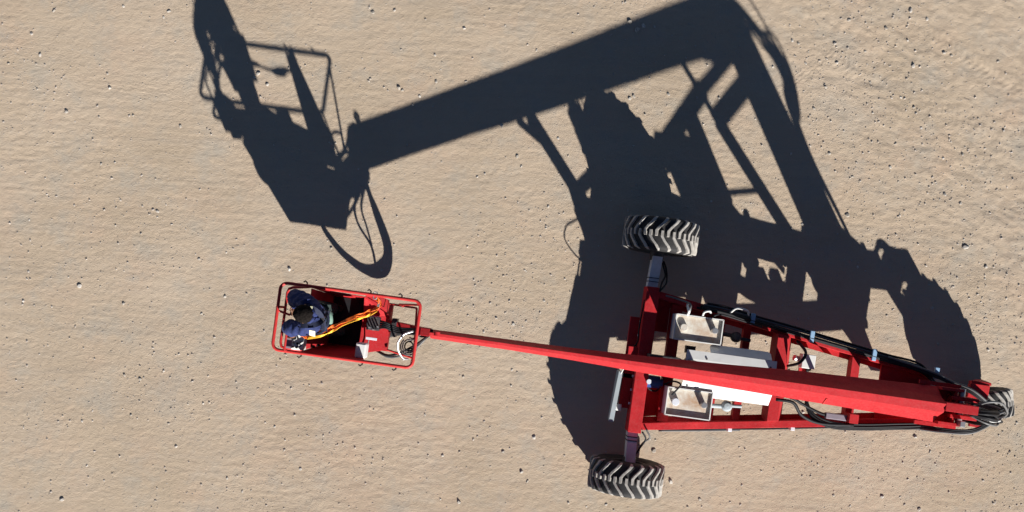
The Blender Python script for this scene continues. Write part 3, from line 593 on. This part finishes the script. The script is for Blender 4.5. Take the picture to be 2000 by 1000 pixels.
# ------------------------------------------------------------------ person at the controls (local frame of the lift, stands on the basket floor)
person = bpy.data.objects.new('person', None); C.objects.link(person)
person.location = lift.matrix_basis @ Vector((-3.62, -.01, .82)) if False else (Matrix.Translation(lift.location) @ Matrix.Rotation(R(-7.7), 4, 'Z')) @ Vector((-3.62, -.01, .82))
person.rotation_euler = (0, 0, R(-7.7))
tag(person, 'person in navy work jacket and safety harness leaning over the basket controls', 'person')
def skin_mesh(name, verts, edges, radii, mat, root=0, sub=2):
    me = bpy.data.meshes.new(name); me.from_pydata(verts, edges, []); o = bpy.data.objects.new(name, me); C.objects.link(o)
    md = o.modifiers.new('skin', 'SKIN'); md.use_smooth_shade = True
    for i, r in enumerate(radii):
        sv = me.skin_vertices[0].data[i]; sv.radius = (r, r) if not isinstance(r, tuple) else r; sv.use_root = (i == root)
    s = o.modifiers.new('sub', 'SUBSURF'); s.levels = sub; s.render_levels = sub
    bpy.context.view_layer.update(); dg = bpy.context.evaluated_depsgraph_get()
    m2 = bpy.data.meshes.new_from_object(o.evaluated_get(dg)); bpy.data.objects.remove(o)
    m2.name = name; m2.materials.clear(); m2.materials.append(mat)
    for p in m2.polygons: p.use_smooth = True
    q = bpy.data.objects.new(name, m2); C.objects.link(q); return q
# joints relative to the feet; -x is where the person faces
J = dict(pel=(-.165, 0, .91), wai=(-.175, .01, 1.06), che=(-.195, .03, 1.25), nec=(-.18, .055, 1.42), hd0=(-.175, .06, 1.51), hd1=(-.185, .065, 1.59), hd2=(-.178, .065, 1.66),
         shN=(-.20, .19, 1.36), elN=(-.40, .22, 1.13), wrN=(-.39, .12, .92), shS=(-.20, -.105, 1.36), elS=(-.44, -.11, 1.12), wrS=(-.40, -.20, .885),
         hpN=(-.16, .095, .87), knN=(-.25, .13, .47), anN=(-.10, .13, .09), toN=(-.23, .14, .04), hpS=(-.15, -.095, .87), knS=(-.15, -.12, .48), anS=(.02, -.12, .09), toS=(-.11, -.13, .04))
def build(name, chains, rad, mat, root):
    ids = {}; V = []; E_ = []; Rr = []
    for chn in chains:
        for k in chn:
            if k not in ids: ids[k] = len(V); V.append(J[k]); Rr.append(rad[k])
        E_ += [(ids[a], ids[b]) for a, b in zip(chn, chn[1:])]
    return skin_mesh(name, V, E_, Rr, mat, ids[root], 2 if name == 'body' else 3)
rb = dict(pel=.13, wai=.115, che=.125, nec=.055, hd0=.066, hd1=.086, hd2=.072, shN=.06, elN=.042, wrN=.028, shS=.06, elS=.042, wrS=.028, hpN=.085, knN=.058, anN=.042, toN=.035, hpS=.085, knS=.058, anS=.042, toS=.035)
body = build('body', [['pel', 'wai', 'che', 'nec', 'hd0', 'hd1', 'hd2'], ['che', 'shN', 'elN', 'wrN'], ['che', 'shS', 'elS', 'wrS'], ['pel', 'hpN', 'knN', 'anN', 'toN'], ['pel', 'hpS', 'knS', 'anS', 'toS']], rb, M['skin'], 'pel')
body.parent = person
# face and hands join the body mesh
fm = MB(); hx, hy, hz = J['hd1']
fm.lathe([(.0005, -.022), (.010, -.015), (.014, .0), (.006, .02), (.0005, .03)], 'z', 10, (hx - .088, hy, hz - .012))
for s in (1, -1): fm.lathe([(.0005, -.03), (.016, -.015), (.018, .005), (.012, .025), (.0005, .03)], 'z', 10, (hx + .01, hy + s * .083, hz))
fm.lathe([(.0005, -.006), (.022, -.004), (.022, .004), (.0005, .006)], 'z', 10, (hx - .070, hy, hz - .055))
for w, fwd in (('wrN', Vector((-.05, -.06, -.06))), ('wrS', Vector((-.04, -.02, -.08)))):
    a = Vector(J[w]); f = fwd.normalized(); sd = Vector((0, 1, 0)).cross(f).normalized() if w == 'wrN' else Vector((.2, 1, 0)).normalized(); up = f.cross(sd).normalized()
    pm = a + f * .05
    fm.tube([a - f * .02, a + f * .03, a + f * .085], [.027, .036, .034], 10)
    for i, ln in enumerate((.062, .072, .068, .052)):
        b = a + f * .08 + sd * (.026 - .0175 * i); fm.tube([b, b + f * ln * .5 + up * .004, b + f * ln * .8 - up * .018, b + f * ln * .85 - up * .040], [.0095, .009, .008, .0065], 8)
    b = a + f * .03 + sd * .034; fm.tube([b, b + sd * .022 + f * .025, b + sd * .02 + f * .055 - up * .014], [.011, .010, .008], 8)
fo = fm.build('extra', M['skin'], None, smooth=True)
bm = bmesh.new(); bm.from_mesh(body.data); bm.from_mesh(fo.data); bm.to_mesh(body.data); bm.free(); bpy.data.objects.remove(fo)
for p in body.data.polygons: p.use_smooth = True
def fold(o, amp):                     # creases in the cloth
    for v in o.data.vertices:
        c = v.co; k = math.sin(c.z * 62 + 9 * math.sin(c.y * 17) + c.x * 40) * .55 + math.sin(c.x * 48 - c.y * 55 + c.z * 21) * .45
        v.co = c + v.normal * amp * (k - .15)
rj = dict(pel=.140, wai=.135, che=.160, nec=.066, shN=.105, elN=.102, wrN=.064, shS=.098, elS=.082, wrS=.056)
jk = build('jacket', [['pel', 'wai', 'che', 'nec'], ['che', 'shN', 'elN', 'wrN'], ['che', 'shS', 'elS', 'wrS']], rj, M['navy'], 'pel'); jk.parent = person
fold(jk, .013)
rt = dict(pel=.142, hpN=.102, knN=.082, anN=.068, hpS=.102, knS=.082, anS=.068)
tr = build('trousers', [['pel', 'hpN', 'knN', 'anN'], ['pel', 'hpS', 'knS', 'anS']], rt, M['green_cloth'], 'pel'); tr.parent = person
fold(tr, .008)
for s in ('N', 'S'):
    ax, ay, az = J['an' + s]
    MB().loft([[(x, ay - w, 0.0), (x, ay + w, 0.0), (x, ay + w * .9, h), (x, ay - w * .9, h)] for x, w, h in ((ax + .075, .035, .07), (ax + .05, .046, .16), (ax - .05, .050, .15), (ax - .09, .054, .08), (ax - .17, .050, .065), (ax - .205, .030, .045))]).build('boot', M['boot'], person, bevel=.012)
# curly hair cap
hb = bmesh.new(); bmesh.ops.create_icosphere(hb, subdivisions=4, radius=1)
bmesh.ops.delete(hb, geom=[v for v in hb.verts if v.co.z < -.30 - .55 * v.co.x * -1 * .9 and True], context='VERTS')
for v in hb.verts:
    k = 1 + .06 * math.sin(v.co.x * 23 + v.co.y * 17) * math.sin(v.co.y * 21 - v.co.z * 15) + random.uniform(-.03, .03)
    v.co = Vector((v.co.x * .108 * k, v.co.y * .096 * k, v.co.z * .098 * k)) + Vector((hx + .008, hy, hz + .028))
hm = bpy.data.meshes.new('hair'); hb.to_mesh(hm); hb.free(); hm.materials.append(M['hair'])
ho = bpy.data.objects.new('hair', hm); C.objects.link(ho); ho.parent = person
for p in hm.polygons: p.use_smooth = True
# collar, shirt hem, harness straps, patches
MB().tube([(-.18 + .082 * math.cos(a), .055 + .082 * math.sin(a), 1.435 + .035 * math.cos(a)) for a in np.linspace(0, 6.1, 16)], .022, 8).build('collar', M['navy'], person, smooth=True)
MB().tube([(-.155 + .142 * math.cos(a), .0 + .155 * math.sin(a), .93 + .012 * math.sin(5 * a)) for a in np.linspace(-1.7, 1.7, 18)], [.02] + [.036] * 3 + [.02], 8).build('shirt_hem', M['pale_green'], person, smooth=True)
def strap(name, pts, w, mat, par, k=5):
    P = spline([Vector(p) for p in pts], k); rings = []
    for i, p in enumerate(P):
        d = (P[min(i + 1, len(P) - 1)] - P[max(i - 1, 0)]).normalized(); sd = d.cross(Vector((0, 0, 1)))
        sd = sd.normalized() if sd.length > .2 else Vector((0, 1, 0)); u = sd.cross(d).normalized()
        rings.append([p - sd * w - u * .003, p + sd * w - u * .003, p + sd * w + u * .003, p - sd * w + u * .003])
    return MB().loft(rings).build(name, mat, par)
for s in (1, -1):
    strap('harness_strap', [(-.31, .03 + s * .09, 1.30), (-.24, .035 + s * .10, 1.42), (-.14, .04 + s * .095, 1.46), (-.06, .03 + s * .06, 1.40), (-.03, .02, 1.28), (-.03, .01 - s * .07, 1.12), (-.02, -s * .09, .98)], .027, M['navy_dark'], person)
MB().box(-.06, -.028, -.10, .12, 1.10, 1.22).build('harness_pad', M['navy_dark'], person, bevel=.012)
MB().box(-.045, -.012, -.015, .055, 1.24, 1.32).build('harness_ring', M['engine'], person, bevel=.006)
MB().tube([(-.17 + .155 * math.cos(a), .0 + .165 * math.sin(a), 1.01) for a in np.linspace(0, 2 * math.pi, 24, endpoint=False)], .016, 6, closed=True).build('harness_belt', M['navy_dark'], person)
MB().add([(-.115, -.155, 1.475), (-.055, -.165, 1.455), (-.06, -.105, 1.475), (-.12, -.10, 1.490)], [(0, 1, 2, 3)]).build('patch', M['patch'], person, solid=.004)
MB().add([(-.145, .125, 1.478), (-.12, .125, 1.474), (-.12, .15, 1.468), (-.145, .15, 1.472)], [(0, 1, 2, 3)]).build('patch', M['patch'], person, solid=.004)

# ------------------------------------------------------------------ safety lanyard from the harness to the basket rail
lan = bpy.data.objects.new('safety_lanyard', None); C.objects.link(lan)
lan.location = lift.location; lan.rotation_euler = lift.rotation_euler
tag(lan, 'orange webbing lanyard running from the harness to the basket rail', 'lanyard')
path = [(-3.90, -.19, 1.90), (-3.84, -.205, 1.87), (-3.72, -.17, 1.82), (-3.60, -.10, 1.76), (-3.48, .0, 1.68), (-3.36, .065, 1.63), (-3.25, .12, 1.60), (-3.16, .19, 1.60), (-3.13, .25, 1.61), (-3.17, .32, 1.63)]
def webbing(pts, w, mat, ph):
    P = spline([Vector(p) for p in pts], 6); rings = []
    for i, p in enumerate(P):
        d = (P[min(i + 1, len(P) - 1)] - P[max(i - 1, 0)]).normalized(); sd = d.cross(Vector((0, 0, 1))).normalized(); u = sd.cross(d)
        a = .9 * math.sin(i * .33 + ph) + .5 * math.sin(i * .71 + 2 * ph); sa = sd * math.cos(a) + u * math.sin(a); ua = sd.cross(d) * math.cos(a) - sd * math.sin(a)
        rings.append([p - sa * w - ua * .003, p + sa * w - ua * .003, p + sa * w + ua * .003, p - sa * w + ua * .003])
    return MB().loft(rings).build('webbing', mat, lan)
webbing(path, .026, M['orange'], .3)
webbing([(x + .008, y - .018, z + .018) for x, y, z in path[1:8]], .013, M['yellow'], 1.9)
webbing([(x, y + .02 + .012 * math.sin(i * 2.1), z + .008) for i, (x, y, z) in enumerate(path[2:10])], .018, M['orange'], 4.0)
MB().tube(rounded(-3.205, -3.165, .30, .38, 1.645, .015, 3), .006, 8, closed=True).build('karabiner', M['chrome'], lan)
MB().box(-3.155, -3.125, .22, .30, 1.605, 1.625).build('buckle', M['chrome'], lan, bevel=.004)
